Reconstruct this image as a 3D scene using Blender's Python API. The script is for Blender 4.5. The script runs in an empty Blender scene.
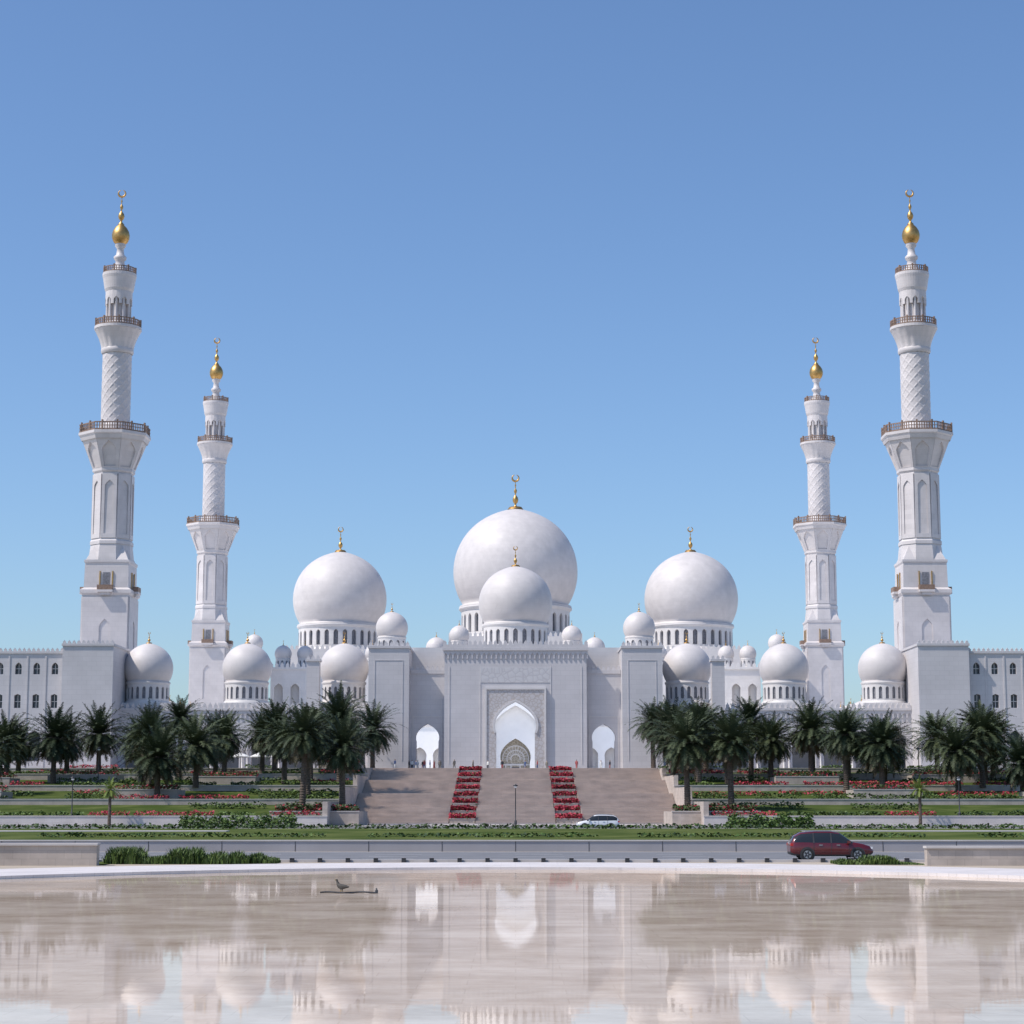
import bpy, math, random
from math import sin, cos, pi, radians, sqrt, atan2
random.seed(7)
scene = bpy.context.scene
COL = scene.collection

# ------------------------------------------------------------------ materials
def new_mat(name):
    m = bpy.data.materials.new(name); m.use_nodes = True
    nt = m.node_tree
    return m, nt, nt.nodes["Principled BSDF"]

def stone(name, col, rough=0.6, var=0.12, scale=0.6, brick=None, bump=0.0, bscale=6.0, metal=0.0, streak=1.0, axis='XZ'):
    m, nt, p = new_mat(name)
    N, L = nt.nodes, nt.links
    geo = N.new("ShaderNodeNewGeometry")
    mp = N.new("ShaderNodeMapping"); mp.inputs["Scale"].default_value = (1, 1, streak)
    L.new(geo.outputs["Position"], mp.inputs[0])
    n = N.new("ShaderNodeTexNoise"); n.inputs["Scale"].default_value = scale; n.inputs["Detail"].default_value = 6
    L.new(mp.outputs[0], n.inputs["Vector"])
    cr = N.new("ShaderNodeValToRGB")
    cr.color_ramp.elements[0].position = 0.3; cr.color_ramp.elements[1].position = 0.7
    cr.color_ramp.elements[0].color = (*[c*(1-var) for c in col], 1)
    cr.color_ramp.elements[1].color = (*[min(1, c*(1+var)) for c in col], 1)
    L.new(n.outputs["Fac"], cr.inputs[0])
    out = cr.outputs[0]
    if brick:
        bw, bh, mort, dark = brick
        sep = N.new("ShaderNodeSeparateXYZ"); L.new(geo.outputs["Position"], sep.inputs[0])
        cmb = N.new("ShaderNodeCombineXYZ")
        if axis == 'XZ':
            ad = N.new("ShaderNodeMath"); ad.operation = 'ADD'
            L.new(sep.outputs[0], ad.inputs[0]); L.new(sep.outputs[1], ad.inputs[1])
            L.new(ad.outputs[0], cmb.inputs[0]); L.new(sep.outputs[2], cmb.inputs[1])
        else:
            L.new(sep.outputs[0], cmb.inputs[0]); L.new(sep.outputs[1], cmb.inputs[1])
        b = N.new("ShaderNodeTexBrick")
        b.inputs["Scale"].default_value = 1; b.inputs["Brick Width"].default_value = bw
        b.inputs["Row Height"].default_value = bh; b.inputs["Mortar Size"].default_value = mort
        b.inputs["Color1"].default_value = (1, 1, 1, 1); b.inputs["Color2"].default_value = (1-var*.7,)*3+(1,)
        b.inputs["Mortar"].default_value = (dark, dark, dark, 1)
        L.new(cmb.outputs[0], b.inputs["Vector"])
        mx = N.new("ShaderNodeMix"); mx.data_type = 'RGBA'; mx.blend_type = 'MULTIPLY'
        mx.inputs[0].default_value = 1
        L.new(out, mx.inputs[6]); L.new(b.outputs["Color"], mx.inputs[7]); out = mx.outputs[2]
    L.new(out, p.inputs["Base Color"])
    p.inputs["Roughness"].default_value = rough; p.inputs["Metallic"].default_value = metal
    if bump:
        n2 = N.new("ShaderNodeTexNoise"); n2.inputs["Scale"].default_value = bscale; n2.inputs["Detail"].default_value = 4
        L.new(geo.outputs["Position"], n2.inputs["Vector"])
        bp = N.new("ShaderNodeBump"); bp.inputs["Strength"].default_value = bump; bp.inputs["Distance"].default_value = .1
        L.new(n2.outputs["Fac"], bp.inputs["Height"]); L.new(bp.outputs[0], p.inputs["Normal"])
    return m

def foliage(name, c1, c2, scale=1.2, spec=.25, rough=.6):
    m, nt, p = new_mat(name)
    N, L = nt.nodes, nt.links
    geo = N.new("ShaderNodeNewGeometry"); n = N.new("ShaderNodeTexNoise")
    n.inputs["Scale"].default_value = scale; n.inputs["Detail"].default_value = 4
    L.new(geo.outputs["Position"], n.inputs["Vector"])
    oi = N.new("ShaderNodeObjectInfo")
    ad = N.new("ShaderNodeMath"); ad.operation = 'ADD'
    sc = N.new("ShaderNodeMath"); sc.operation = 'MULTIPLY_ADD'; sc.inputs[1].default_value = .35; sc.inputs[2].default_value = -.17
    L.new(oi.outputs["Random"], sc.inputs[0]); L.new(n.outputs["Fac"], ad.inputs[0]); L.new(sc.outputs[0], ad.inputs[1])
    cr = N.new("ShaderNodeValToRGB"); cr.color_ramp.elements[0].position = .3; cr.color_ramp.elements[1].position = .7
    cr.color_ramp.elements[0].color = (*c1, 1); cr.color_ramp.elements[1].color = (*c2, 1)
    L.new(ad.outputs[0], cr.inputs[0]); L.new(cr.outputs[0], p.inputs["Base Color"])
    p.inputs["Roughness"].default_value = rough; p.inputs["Specular IOR Level"].default_value = spec
    return m

M_FAC = stone("marble_facade", (.60, .575, .58), .55, .06, .25, brick=(1.6, .8, .03, .88))
M_WHITE = stone("marble_white", (.68, .65, .635), .5, .05, .5, brick=(1.4, .7, .03, .93))
M_INNER = stone("marble_sunlit_tone", (.90, .89, .88), .4, .03, .5)  # hall front behind the gate: sunlit brightness put into a paler base colour
M_DOME = stone("marble_dome", (.63, .59, .575), .55, .06, .5, brick=(1.2, .9, .03, .93), bump=.08, bscale=1.5)
M_MIN = stone("marble_minaret", (.645, .60, .59), .5, .07, .4, brick=(1.1, .9, .03, .90))
M_GLASS = stone("dark_window", (.06, .07, .09), .15, .3, 2)
M_SCREEN = stone("pierced_screen", (.20, .20, .22), .6, .3, 3)
M_GOLD = stone("gold", (.56, .35, .13), .45, .15, 2, metal=1)
M_BRONZE = stone("bronze_railing", (.25, .165, .12), .55, .3, 3)
M_BEIGE = stone("beige_stone", (.48, .41, .36), .8, .15, .8, brick=(.9, .45, .015, .8))
M_PALE = stone("pale_stone", (.56, .52, .50), .75, .10, .5, brick=(2.0, .6, .02, .85))
M_RIM = stone("pool_rim_stone", (.66, .61, .59), .6, .08, .5, brick=(1.5, .8, .02, .85), axis='XY')
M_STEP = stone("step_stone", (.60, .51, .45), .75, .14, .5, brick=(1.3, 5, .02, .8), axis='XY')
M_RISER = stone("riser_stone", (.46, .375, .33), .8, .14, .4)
M_PAVE = stone("paving", (.42, .38, .36), .8, .12, .3, brick=(1.2, 1.2, .02, .8), axis='XY')
M_COURT = stone("courtyard_marble", (.86, .85, .84), .4, .05, .3, brick=(2, 2, .02, .9), axis='XY')
M_ASPH = stone("asphalt", (.17, .17, .18), .8, .12, .4, bump=.2)
M_LINE = stone("road_paint", (.75, .75, .74), .6, .1, 2)
M_SAND = stone("sand", (.40, .34, .27), .9, .15, .05, bump=.2)
M_LAWN = foliage("lawn", (.05, .075, .018), (.13, .15, .05), .22, .03, 1)
M_CONC = stone("concrete", (.33, .32, .34), .8, .10, .3, streak=.3)
M_DARK = stone("dark_metal", (.04, .04, .045), .5, .2, 3)
M_BARK = stone("palm_bark", (.12, .09, .07), .9, .4, 5, bump=1, bscale=12)
M_PALM = foliage("palm_leaf", (.028, .044, .022), (.075, .095, .045), .9)
M_PALMD = foliage("palm_leaf_old", (.09, .075, .045), (.13, .11, .065), .9)
M_YOUNG = foliage("young_leaf", (.12, .17, .035), (.2, .25, .06), .9)
M_HEDGE = foliage("hedge_leaf", (.03, .055, .018), (.075, .115, .032), 1.2)
M_HEDGEL = foliage("shrub_leaf", (.07, .125, .028), (.13, .19, .05), 1.2)
M_FLOW = foliage("red_flower", (.26, .025, .04), (.46, .05, .085), 2)

def ornament(name, base, line, sc):
    m, nt, p = new_mat(name); N, L = nt.nodes, nt.links
    geo = N.new("ShaderNodeNewGeometry")
    v = N.new("ShaderNodeTexVoronoi"); v.feature = 'DISTANCE_TO_EDGE'; v.inputs["Scale"].default_value = sc
    L.new(geo.outputs["Position"], v.inputs["Vector"])
    cr = N.new("ShaderNodeValToRGB"); cr.color_ramp.elements[0].position = .03; cr.color_ramp.elements[1].position = .12
    cr.color_ramp.elements[0].color = (*line, 1); cr.color_ramp.elements[1].color = (*base, 1)
    L.new(v.outputs["Distance"], cr.inputs[0]); L.new(cr.outputs[0], p.inputs["Base Color"])
    bp = N.new("ShaderNodeBump"); bp.inputs["Strength"].default_value = .3; bp.inputs["Distance"].default_value = .1
    L.new(v.outputs["Distance"], bp.inputs["Height"]); L.new(bp.outputs[0], p.inputs["Normal"])
    p.inputs["Roughness"].default_value = .5
    return m
M_ORN = ornament("carved_marble", (.56, .53, .525), (.46, .41, .38), 1.6)
M_ORN2 = ornament("carved_marble_plain", (.60, .585, .59), (.52, .50, .51), 1.1)
M_FLORAL = ornament("floral_glass", (.30, .26, .20), (.52, .46, .37), 1.8)

def simple(name, col, rough=.5, metal=0, coat=0):
    m, nt, p = new_mat(name)
    N, L = nt.nodes, nt.links
    n = N.new("ShaderNodeTexNoise"); n.inputs["Scale"].default_value = 3
    cr = N.new("ShaderNodeValToRGB")
    cr.color_ramp.elements[0].color = (*[c*.9 for c in col], 1); cr.color_ramp.elements[1].color = (*[min(1, c*1.1) for c in col], 1)
    L.new(n.outputs["Fac"], cr.inputs[0]); L.new(cr.outputs[0], p.inputs["Base Color"])
    p.inputs["Roughness"].default_value = rough; p.inputs["Metallic"].default_value = metal
    p.inputs["Coat Weight"].default_value = coat
    return m
M_RED = simple("red_car_paint", (.13, .006, .010), .3, .2, 1)
M_WCAR = simple("white_car_paint", (.75, .75, .76), .35, 0, 1)
M_CGLASS = simple("car_glass", (.02, .025, .03), .08)
M_TYRE = simple("tyre", (.02, .02, .02), .8)
M_ALLOY = simple("alloy", (.5, .5, .52), .3, .9)
M_LAMPR = simple("tail_lamp", (.5, .02, .02), .2)
M_LAMPW = simple("head_lamp", (.8, .8, .8), .15)
M_SKIN = simple("skin", (.42, .26, .18), .6)
M_HAIR = simple("hair", (.02, .015, .012), .6)
M_CANVAS = simple("canvas", (.75, .74, .72), .8)

# ------------------------------------------------------------------ mesh builder
class B:
    def __init__(s): s.v = []; s.f = []; s.m = []; s.s = []; s.mats = []
    def mi(s, m):
        if m not in s.mats: s.mats.append(m)
        return s.mats.index(m)
    def add(s, vs, fs, m, smooth=False):
        o = len(s.v); s.v += vs; k = s.mi(m)
        for f in fs:
            s.f.append([i+o for i in f]); s.m.append(k); s.s.append(smooth)
    def quad(s, a, b, c, d, m): s.add([a, b, c, d], [(0, 1, 2, 3)], m)
    def box(s, x0, x1, y0, y1, z0, z1, m):
        if x0 > x1: x0, x1 = x1, x0
        s.add([(x0, y0, z0), (x1, y0, z0), (x1, y1, z0), (x0, y1, z0), (x0, y0, z1), (x1, y0, z1), (x1, y1, z1), (x0, y1, z1)],
              [(0, 3, 2, 1), (4, 5, 6, 7), (0, 1, 5, 4), (1, 2, 6, 5), (2, 3, 7, 6), (3, 0, 4, 7)], m)
    def lathe(s, prof, seg, cx, cy, m, smooth=True, rot=0, z0=0, sc=1):
        vs = []; fs = []
        for r, z in prof:
            for i in range(seg):
                a = rot+2*pi*i/seg
                vs.append((cx+r*sc*cos(a), cy+r*sc*sin(a), z0+z*sc))
        for j in range(len(prof)-1):
            for i in range(seg):
                k = (i+1) % seg
                fs.append((j*seg+i, j*seg+k, (j+1)*seg+k, (j+1)*seg+i))
        s.add(vs, fs, m, smooth)
    def obj(s, name, parent=None):
        me = bpy.data.meshes.new(name); me.from_pydata(s.v, [], s.f)
        for m in s.mats: me.materials.append(m)
        me.polygons.foreach_set("material_index", s.m)
        me.polygons.foreach_set("use_smooth", s.s)
        me.update()
        o = bpy.data.objects.new(name, me); COL.objects.link(o)
        if parent: o.parent = parent
        return o

def empty(name, loc=(0, 0, 0)):
    e = bpy.data.objects.new(name, None); e.location = loc; e.empty_display_size = .5; COL.objects.link(e); return e

def arch(cx, w, zb, zs, h, tip=0.0, hs=0.0, n=18):
    """outline of an Islamic arch opening, left foot to right foot"""
    h0 = radians(hs); wj = w*cos(h0)
    pts = [(cx-wj, zb)]
    for i in range(n+1):
        a = pi+h0-(pi+2*h0)*i/n
        z = zs+h*sin(a)
        if sin(a) > 0: z += tip*(1-abs(cos(a)))**2
        pts.append((cx+w*cos(a), z))
    pts.append((cx+wj, zb))
    return dict(cx=cx, zb=zb, zs=zs, pts=pts)

def ident(y0):
    return lambda x, y, z: (x, y0+y, z)

def arch_wall(b, cells, z0, z1, th, mf, m, back=True, mi=None):
    mi = mi or m
    for xa, xb, A in cells:
        if A is None:
            b.quad(mf(xa, 0, z0), mf(xb, 0, z0), mf(xb, 0, z1), mf(xa, 0, z1), m)
            if back: b.quad(mf(xa, th, z0), mf(xa, th, z1), mf(xb, th, z1), mf(xb, th, z0), m)
        else:
            zb = A['zb']; P = A['pts']; Q = []
            for k, (x, z) in enumerate(P):
                if k == 0: Q.append((xa, zb, 0)); continue
                if k == len(P)-1: Q.append((xb, zb, 2)); continue
                dx, dz = x-A['cx'], z-A['zs']
                if dz <= 0:
                    Q.append((xa, z, 0) if dx < 0 else (xb, z, 2)); continue
                t = (z1-A['zs'])/dz; hx = A['cx']+dx*t
                if hx < xa: t2 = (xa-A['cx'])/dx; Q.append((xa, A['zs']+dz*t2, 0))
                elif hx > xb: t2 = (xb-A['cx'])/dx; Q.append((xb, A['zs']+dz*t2, 2))
                else: Q.append((hx, z1, 1))
            for k in range(len(P)-1):
                p, q, p2, q2 = P[k], Q[k], P[k+1], Q[k+1]
                poly = [p, q[:2]]
                if q[2] != q2[2]:
                    if q[2] == 0: poly.append((xa, z1))
                    if q2[2] == 2: poly.append((xb, z1))
                poly += [q2[:2], p2]
                for yy in ((0, th) if back else (0,)):
                    b.add([mf(x, yy, z) for x, z in poly], [tuple(range(len(poly)))], m)
                b.add([mf(p[0], 0, p[1]), mf(p2[0], 0, p2[1]), mf(p2[0], th, p2[1]), mf(p[0], th, p[1])], [(0, 1, 2, 3)], mi)
            if zb > z0+1e-4:
                for yy in ((0, th) if back else (0,)):
                    b.quad(mf(xa, yy, z0), mf(xb, yy, z0), mf(xb, yy, zb), mf(xa, yy, zb), m)
                b.quad(mf(P[0][0], 0, zb), mf(P[-1][0], 0, zb), mf(P[-1][0], th, zb), mf(P[0][0], th, zb), mi)
        b.quad(mf(xa, 0, z1), mf(xb, 0, z1), mf(xb, th, z1), mf(xa, th, z1), m)
    xa = cells[0][0]; xb = cells[-1][1]
    for x in (xa, xb):
        b.quad(mf(x, 0, z0), mf(x, th, z0), mf(x, th, z1), mf(x, 0, z1), m)

def merlons(b, x0, x1, y, z, m, w=.75, gap=.45, h=1.0, d=.35, mf=None):
    n = max(1, int(round((x1-x0+gap)/(w+gap)))); st = (x1-x0+gap)/n; w = st-gap
    for i in range(n):
        xa = x0+i*st; xm = xa+w/2
        prof = [(xa, z), (xa+w, z), (xa+w, z+h*.5), (xm+w*.18, z+h*.72), (xm, z+h), (xm-w*.18, z+h*.72), (xa, z+h*.5)]
        f = mf or (lambda x, yy, zz: (x, y+yy, zz))
        vs = [f(x, 0, zz) for x, zz in prof]+[f(x, d, zz) for x, zz in prof]
        k = len(prof)
        b.add(vs, [tuple(range(k)), tuple(range(2*k-1, k-1, -1))]+[(j, (j+1) % k, k+(j+1) % k, k+j) for j in range(k)], m)

def finial(b, cx, cy, z, h, r):
    """gold finial with stacked balls and crescent"""
    pr = [(r*.9, 0), (r*1.0, .04*h), (r*.35, .1*h), (r*.3, .14*h), (r*.8, .2*h), (r*1.0, .27*h), (r*.75, .34*h), (r*.22, .4*h), (r*.2, .44*h),
          (r*.5, .5*h), (r*.5, .54*h), (r*.16, .6*h), (r*.12, .64*h), (r*.28, .68*h), (r*.1, .74*h), (r*.09, .82*h)]
    b.lathe([(a, c) for a, c in pr], 14, cx, cy, M_GOLD, z0=z)
    R = .095*h; zc = z+.81*h+R; t = max(.04, .026*h)
    vs = []; fs = []; n = 24
    for i in range(n+1):
        a = radians(-255+(330)*i/n)
        tt = t*(.25+.9*sin(pi*i/n))
        for k in range(4):
            q = k*pi/2
            vs.append((cx+(R+tt*cos(q))*cos(a), cy+tt*sin(q), zc+(R+tt*cos(q))*sin(a)))
    for i in range(n):
        for k in range(4): fs.append((i*4+k, i*4+(k+1) % 4, (i+1)*4+(k+1) % 4, (i+1)*4+k))
    b.add(vs, fs, M_GOLD, True)

def dome(b, cx, cy, zc, R, zdrum, nwin=16, fin=None, seg=64, drumr=.87):
    pr = []
    a0 = -32
    for i in range(34):
        a = radians(a0+(90-a0)*i/33)
        r = R*cos(a); z = R*sin(a)
        if a > radians(55): z += R*.035*((a-radians(55))/radians(35))**2.5
        pr.append((max(r, .001), z))
    pr = [(R*.80, -R*.62), (R*.9, -R*.60), (R*.9, -R*.56), (R*.86, -R*.55)]+pr
    b.lathe(pr, seg, cx, cy, M_DOME, z0=zc)
    zt = zc-R*.60; rd = R*drumr
    mf = lambda x, y, z: (cx+(rd-y)*sin(x/rd), cy-(rd-y)*cos(x/rd), z)
    step = 2*pi*rd/nwin; H = zt-zdrum; cells = []
    for i in range(nwin):
        xa = i*step-step/2
        w = step*.25
        cells.append((xa, xa+step, arch(xa+step/2, w, zdrum+H*.22, zt-H*.22-w, w, w*.25, 0, 8)))
    arch_wall(b, cells, zdrum, zt, rd*.05, mf, M_WHITE, back=False)
    b.lathe([(rd*.94, zdrum), (rd*.94, zt)], 48, cx, cy, M_SCREEN)
    b.lathe([(rd*1.0, zt-H*.10), (rd*1.045, zt-H*.02), (rd*1.045, zt+.01*R), (rd*.9, zt+.02*R)], seg, cx, cy, M_WHITE)
    b.lathe([(rd*1.06, zdrum-.01), (rd*1.06, zdrum+H*.10), (rd*1.0, zdrum+H*.13)], seg, cx, cy, M_WHITE)
    b.lathe([(R*.13, 0), (R*.10, R*.04), (R*.04, R*.05)], 16, cx, cy, M_GOLD, z0=zc+R*1.02)
    f = fin or R*.55
    finial(b, cx, cy, zc+R*1.03, f, R*.048 if R > 6 else R*.065)

# ------------------------------------------------------------------ mosque
PZ = 8.8
mosque = empty("mosque", (0, 0, 0))

b = B()
A = arch(0, 3.5, PZ, 16.4, 3.2, .8, 22)
arch_wall(b, [(-12, 12, A)], PZ, 29.4, 1.6, ident(338), M_FAC)
A2 = arch(0, 3.5, PZ, 16.4, 3.2, .8, 22)
arch_wall(b, [(-4.85, 4.85, A2)], PZ, 22.4, .4, ident(337.6), M_ORN, back=False, mi=M_WHITE)
for sx in (-1, 1):
    b.box(sx*4.85, sx*5.15, 337.45, 338, PZ, 22.4, M_WHITE)
b.box(-5.15, 5.15, 337.45, 338, 22.4, 22.75, M_WHITE)
n = 26; vs = []; fs = []
for i in range(n+1):
    a = pi+radians(22)-(pi+radians(44))*i/n
    for (k, yy) in ((3.5, 337.42), (3.86, 337.42), (3.86, 337.6), (3.5, 337.6)):
        z = 16.4+(k-.3)*sin(a)
        if sin(a) > 0: z += .8*(1-abs(cos(a)))**2
        vs.append((k*cos(a), yy, z))
for i in range(n):
    for k in range(4): fs.append((i*4+k, (i+1)*4+k, (i+1)*4+(k+1) % 4, i*4+(k+1) % 4))
b.add(vs, fs, M_WHITE)
for sx in (-1, 1):
    b.box(sx*5.9, sx*6.0, 337.93, 338, 10, 26.3, M_WHITE)
    b.box(sx*11.1, sx*11.2, 337.93, 338, 10, 26.3, M_WHITE)
b.box(-5.9, 5.9, 337.93, 338, 23.6, 26.1, M_ORN2)
cells = []; nb = 30; st = 24.4/nb
for i in range(nb):
    xa = -12.2+i*st; cells.append((xa, xa+st, arch(xa+st/2, st*.36, 27.6, 28.1, st*.36, .15, 0, 6)))
arch_wall(b, cells, 27.6, 29.0, .2, ident(337.8), M_FAC, back=False)
b.box(-12.4, 12.4, 337.6, 338, 29.0, 29.5, M_FAC)
b.box(-12.25, 12.25, 337.7, 338.0, 29.5, 30.0, M_FAC)
merlons(b, -12.2, 12.2, 337.7, 30.0, M_FAC, .55, .3, .8)
for sx in (-1, 1):
    b.box(sx*10.6, sx*12, 339.6, 357, PZ, 29.4, M_FAC)
arch_wall(b, [(-10.6, 10.6, arch(0, 6.2, PZ, 18, 5.5, 1, 15))], PZ, 29.4, 1.2, ident(355.8), M_WHITE)
b.box(-12, 12, 339.6, 357, 29.4, 29.9, M_WHITE)
for sx in (-1, 1):
    cx = sx*14.9
    xa, xb = (12, 17.9) if sx > 0 else (-17.9, -12)
    arch_wall(b, [(xa, xb, arch(cx, 2.0, PZ, 14.4, 1.9, .45, 20))], PZ, 25.9, 2.0, ident(340), M_FAC)
    b.box(sx*12.05, sx*17.85, 339.85, 340.0, 25.2, 25.9, M_FAC)
    merlons(b, min(xa, xb)+.1, max(xa, xb)-.1, 340.0, 25.9, M_FAC, .55, .3, .8)
    for q in (-2.5, 2.38):
        b.box(cx+q, cx+q+.12, 339.92, 340, PZ, 17.9, M_WHITE)
    b.box(cx-2.5, cx+2.5, 339.92, 340, 17.9, 18.02, M_WHITE)
    b.box(sx*17.9, sx*24.7, 336.5, 347, PZ, 29.3, M_FAC)
    b.box(sx*17.75, sx*24.85, 336.3, 347.2, 29.3, 29.7, M_FAC)
    merlons(b, min(sx*17.9, sx*24.7), max(sx*17.9, sx*24.7), 336.5, 29.7, M_FAC, .55, .3, .8)
    for q in (18.9, 23.6):
        b.box(sx*q, sx*(q+.1), 336.44, 336.5, 10.5, 27.2, M_FAC)
    b.box(sx*18.9, sx*23.7, 336.44, 336.5, 27.2, 27.3, M_FAC)
    b.box(sx*12.05, sx*24.6, 347.05, 372, 19, 30.2, M_WHITE)
gate = b.obj("entrance_gate", mosque)

b = B()
dome(b, 0, 352, 38.3, 6.5, 29.9, 22, 3.6)
for sx in (-1, 1):
    dome(b, sx*22.3, 360, 34.7, 2.9, 30.2, 12, 1.6, 32)
b.obj("gate_domes", mosque)

b = B()
for sx in (-1, 1):
    n = 8; st = (68-24.7)/n; cells = []
    for i in range(n):
        xa = 24.7+i*st; cells.append((xa, xa+st, arch(xa+st/2, 1.75, PZ, 13.6, 1.7, .5, 18, 12)))
    mf = (lambda x, y, z, s=sx: (s*x, 345+y, z))
    arch_wall(b, cells, PZ, 19.6, 1.0, mf, M_FAC)
    b.box(sx*24.7, sx*68, 353, 354, PZ, 19.6, M_WHITE)
    b.box(sx*24.7, sx*68, 346, 353, 19.2, 19.6, M_WHITE)
    cells = []; n2 = 54; s2 = (68-24.8)/n2
    for i in range(n2):
        xa = 24.8+i*s2; cells.append((xa, xa+s2, arch(xa+s2/2, s2*.34, 17.9, 18.4, s2*.34, .12, 0, 5)))
    arch_wall(b, cells, 17.9, 19.2, .2, (lambda x, y, z, s=sx: (s*x, 344.8+y, z)), M_FAC, back=False)
    b.box(sx*24.75, sx*67.95, 344.65, 345, 19.2, 19.6, M_FAC)
    merlons(b, min(sx*24.8, sx*67.9), max(sx*24.8, sx*67.9), 344.8, 19.6, M_FAC, .6, .35, 1.0)
    for i in range(1, n):
        x = 24.7+i*st
        for q in (-.45, .45):
            b.lathe([(.22, PZ), (.22, PZ+.3), (.15, PZ+.35), (.15, 12.0), (.26, 12.3), (.3, 12.7)], 10, sx*(x+q), 344.75, M_WHITE)
    b.box(sx*33.7, sx*35.9, 343.8, 345.0, PZ, 27.6, M_FAC)
    b.box(sx*33.5, sx*36.1, 343.6, 346.2, 27.6, 28.0, M_FAC)
    b.box(sx*33.7, sx*35.9, 345.0, 346.0, 19.7, 27.6, M_FAC)
    merlons(b, min(sx*33.7, sx*35.9), max(sx*33.7, sx*35.9), 343.8, 28.0, M_FAC, .45, .3, .7)
    for X in (30.0, 47.0, 64.3):
        b.box(sx*(X-4.3), sx*(X+4.3), 346.2, 354.5, 19.65, 20.6, M_WHITE)
b.obj("front_arcade", mosque)
b = B()
for sx in (-1, 1):
    for X in (30.0, 47.0, 64.3):
        dome(b, sx*X, 350.5, 26.8, 4.3, 20.6, 20, 2.0, 48)
b.obj("arcade_domes", mosque)

# wings
b = B()
for sx in (-1, 1):
    b.box(sx*68, sx*76.6, 338, 358, PZ, 29.8, M_FAC)
    b.box(sx*67.85, sx*76.75, 337.8, 358.2, 29.8, 30.2, M_FAC)
    merlons(b, min(sx*68, sx*76.6), max(sx*68, sx*76.6), 338, 30.2, M_FAC, .5, .3, .6)
    for za, zb_, zs_, zt_ in ((PZ, 10.5, 14.5, 18.2), (18.2, 19.4, 21.5, 23.4), (23.4, 25.1, 26.4, 28.6)):
        cells = []
        for i in range(16):
            xa = 76.6+i*3.1; w = .95 if za == PZ else .55
            cells.append((xa, xa+3.1, arch(xa+1.55, w, zb_, zs_, w if za != 18.2 else .12, .15, 0, 8)))
        arch_wall(b, cells, za, zt_, .6, (lambda x, y, z, s=sx: (s*x, 339.5+y, z)), M_FAC, back=False)
    b.box(sx*76.6, sx*126.2, 340.15, 340.3, PZ, 28.6, M_GLASS)
    for i in range(17):
        xa = 76.75+i*3.1
        if i: b.box(sx*(xa-.28), sx*(xa-.02), 339.4, 339.5, PZ, 28.2, M_FAC)
    for i in range(16):
        xc = 76.6+i*3.1+1.55
        for z0_, z1_ in ((19.4, 21.6), (25.1, 27)):
            b.box(sx*(xc-.05), sx*(xc+.05), 339.95, 340.03, z0_, z1_, M_WHITE)
            b.box(sx*(xc-.55), sx*(xc+.55), 339.9, 339.95, (z0_+z1_)/2-.05, (z0_+z1_)/2+.05, M_WHITE)
    b.box(sx*76.65, sx*126.2, 340.4, 358, PZ, 28.55, M_FAC)
    b.box(sx*76.75, sx*126.4, 339.3, 358.2, 28.6, 29.0, M_FAC)
    merlons(b, min(sx*76.8, sx*126.2), max(sx*76.8, sx*126.2), 339.4, 29.0, M_FAC, .5, .3, .6)
    b.box(sx*66, sx*80, 372, 480, PZ, 18.0, M_WHITE)
    merlons(b, min(sx*66, sx*80), max(sx*66, sx*80), 372, 18.0, M_WHITE, .6, .35, 1.0)
    for k in range(8):
        dome(b, sx*70, 380+k*13, 21.6, 2.3, 18, 10, 1.2, 24)
b.obj("side_wings", mosque)

# prayer hall
b = B()
def hall_wall(x0, x1, y, z0, z1, n, w, top, m=M_WHITE, hs=18):
    st = (x1-x0)/n
    for s in (-1, 1):
        cells = []
        for i in range(n):
            xa = x0+i*st; cells.append((xa, xa+st, arch(xa+st/2, w, z0, top-w*1.2, w, w*.2, hs, 10)))
        arch_wall(b, cells, z0, z1, .9, (lambda x, yy, z, q=s: (q*x, y+yy, z)), m, back=False)
hall_wall(16, 60, 490, PZ, 22, 9, 1.7, 17, M_INNER)
hall_wall(16, 60, 490.5, 22, 36, 11, 1.1, 32.5)
for sx in (-1, 1):
    b.box(sx*16, sx*60, 492.2, 560, PZ, 35.9, M_WHITE)
    b.box(sx*16, sx*60, 489.7, 490.5, 22, 22.6, M_WHITE)
    b.box(sx*16, sx*60.2, 490.1, 560, 36, 36.5, M_WHITE)
    merlons(b, min(sx*16, sx*60.2), max(sx*16, sx*60.2), 490.1, 36.5, M_WHITE, .8, .5, 1.3)
arch_wall(b, [(-16, 16, arch(0, 6.2, PZ, 19.5, 6, 1.5, 18))], PZ, 40, 2.5, ident(486), M_INNER)
b.box(-16, 16, 491.6, 560, PZ, 39.9, M_WHITE)
b.box(-16.3, 16.3, 485.7, 560, 40, 40.6, M_WHITE)
merlons(b, -16.3, 16.3, 485.7, 40.6, M_WHITE, .8, .5, 1.3)
arch_wall(b, [(-6.3, 6.3, arch(0, 3.7, PZ, 14.6, 3.6, .9, 20))], PZ, 27.5, .9, ident(489.1), M_INNER, back=False)
b.box(-6.3, 6.3, 491.3, 491.5, PZ, 27.5, M_FLORAL)
for R0, R1 in ((3.05, 3.3), (2.0, 2.2), (1.0, 1.2)):
    vs = []; fs = []; nn = 32
    for i in range(nn+1):
        a = pi*i/nn*1.2-pi*.1
        for k, yy in ((R0, 491.2), (R1, 491.2), (R1, 491.3), (R0, 491.3)): vs.append((k*cos(a), yy, 14.2+k*sin(a)))
    for i in range(nn):
        for k in range(4): fs.append((i*4+k, (i+1)*4+k, (i+1)*4+(k+1) % 4, i*4+(k+1) % 4))
    b.add(vs, fs, M_WHITE)
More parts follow.
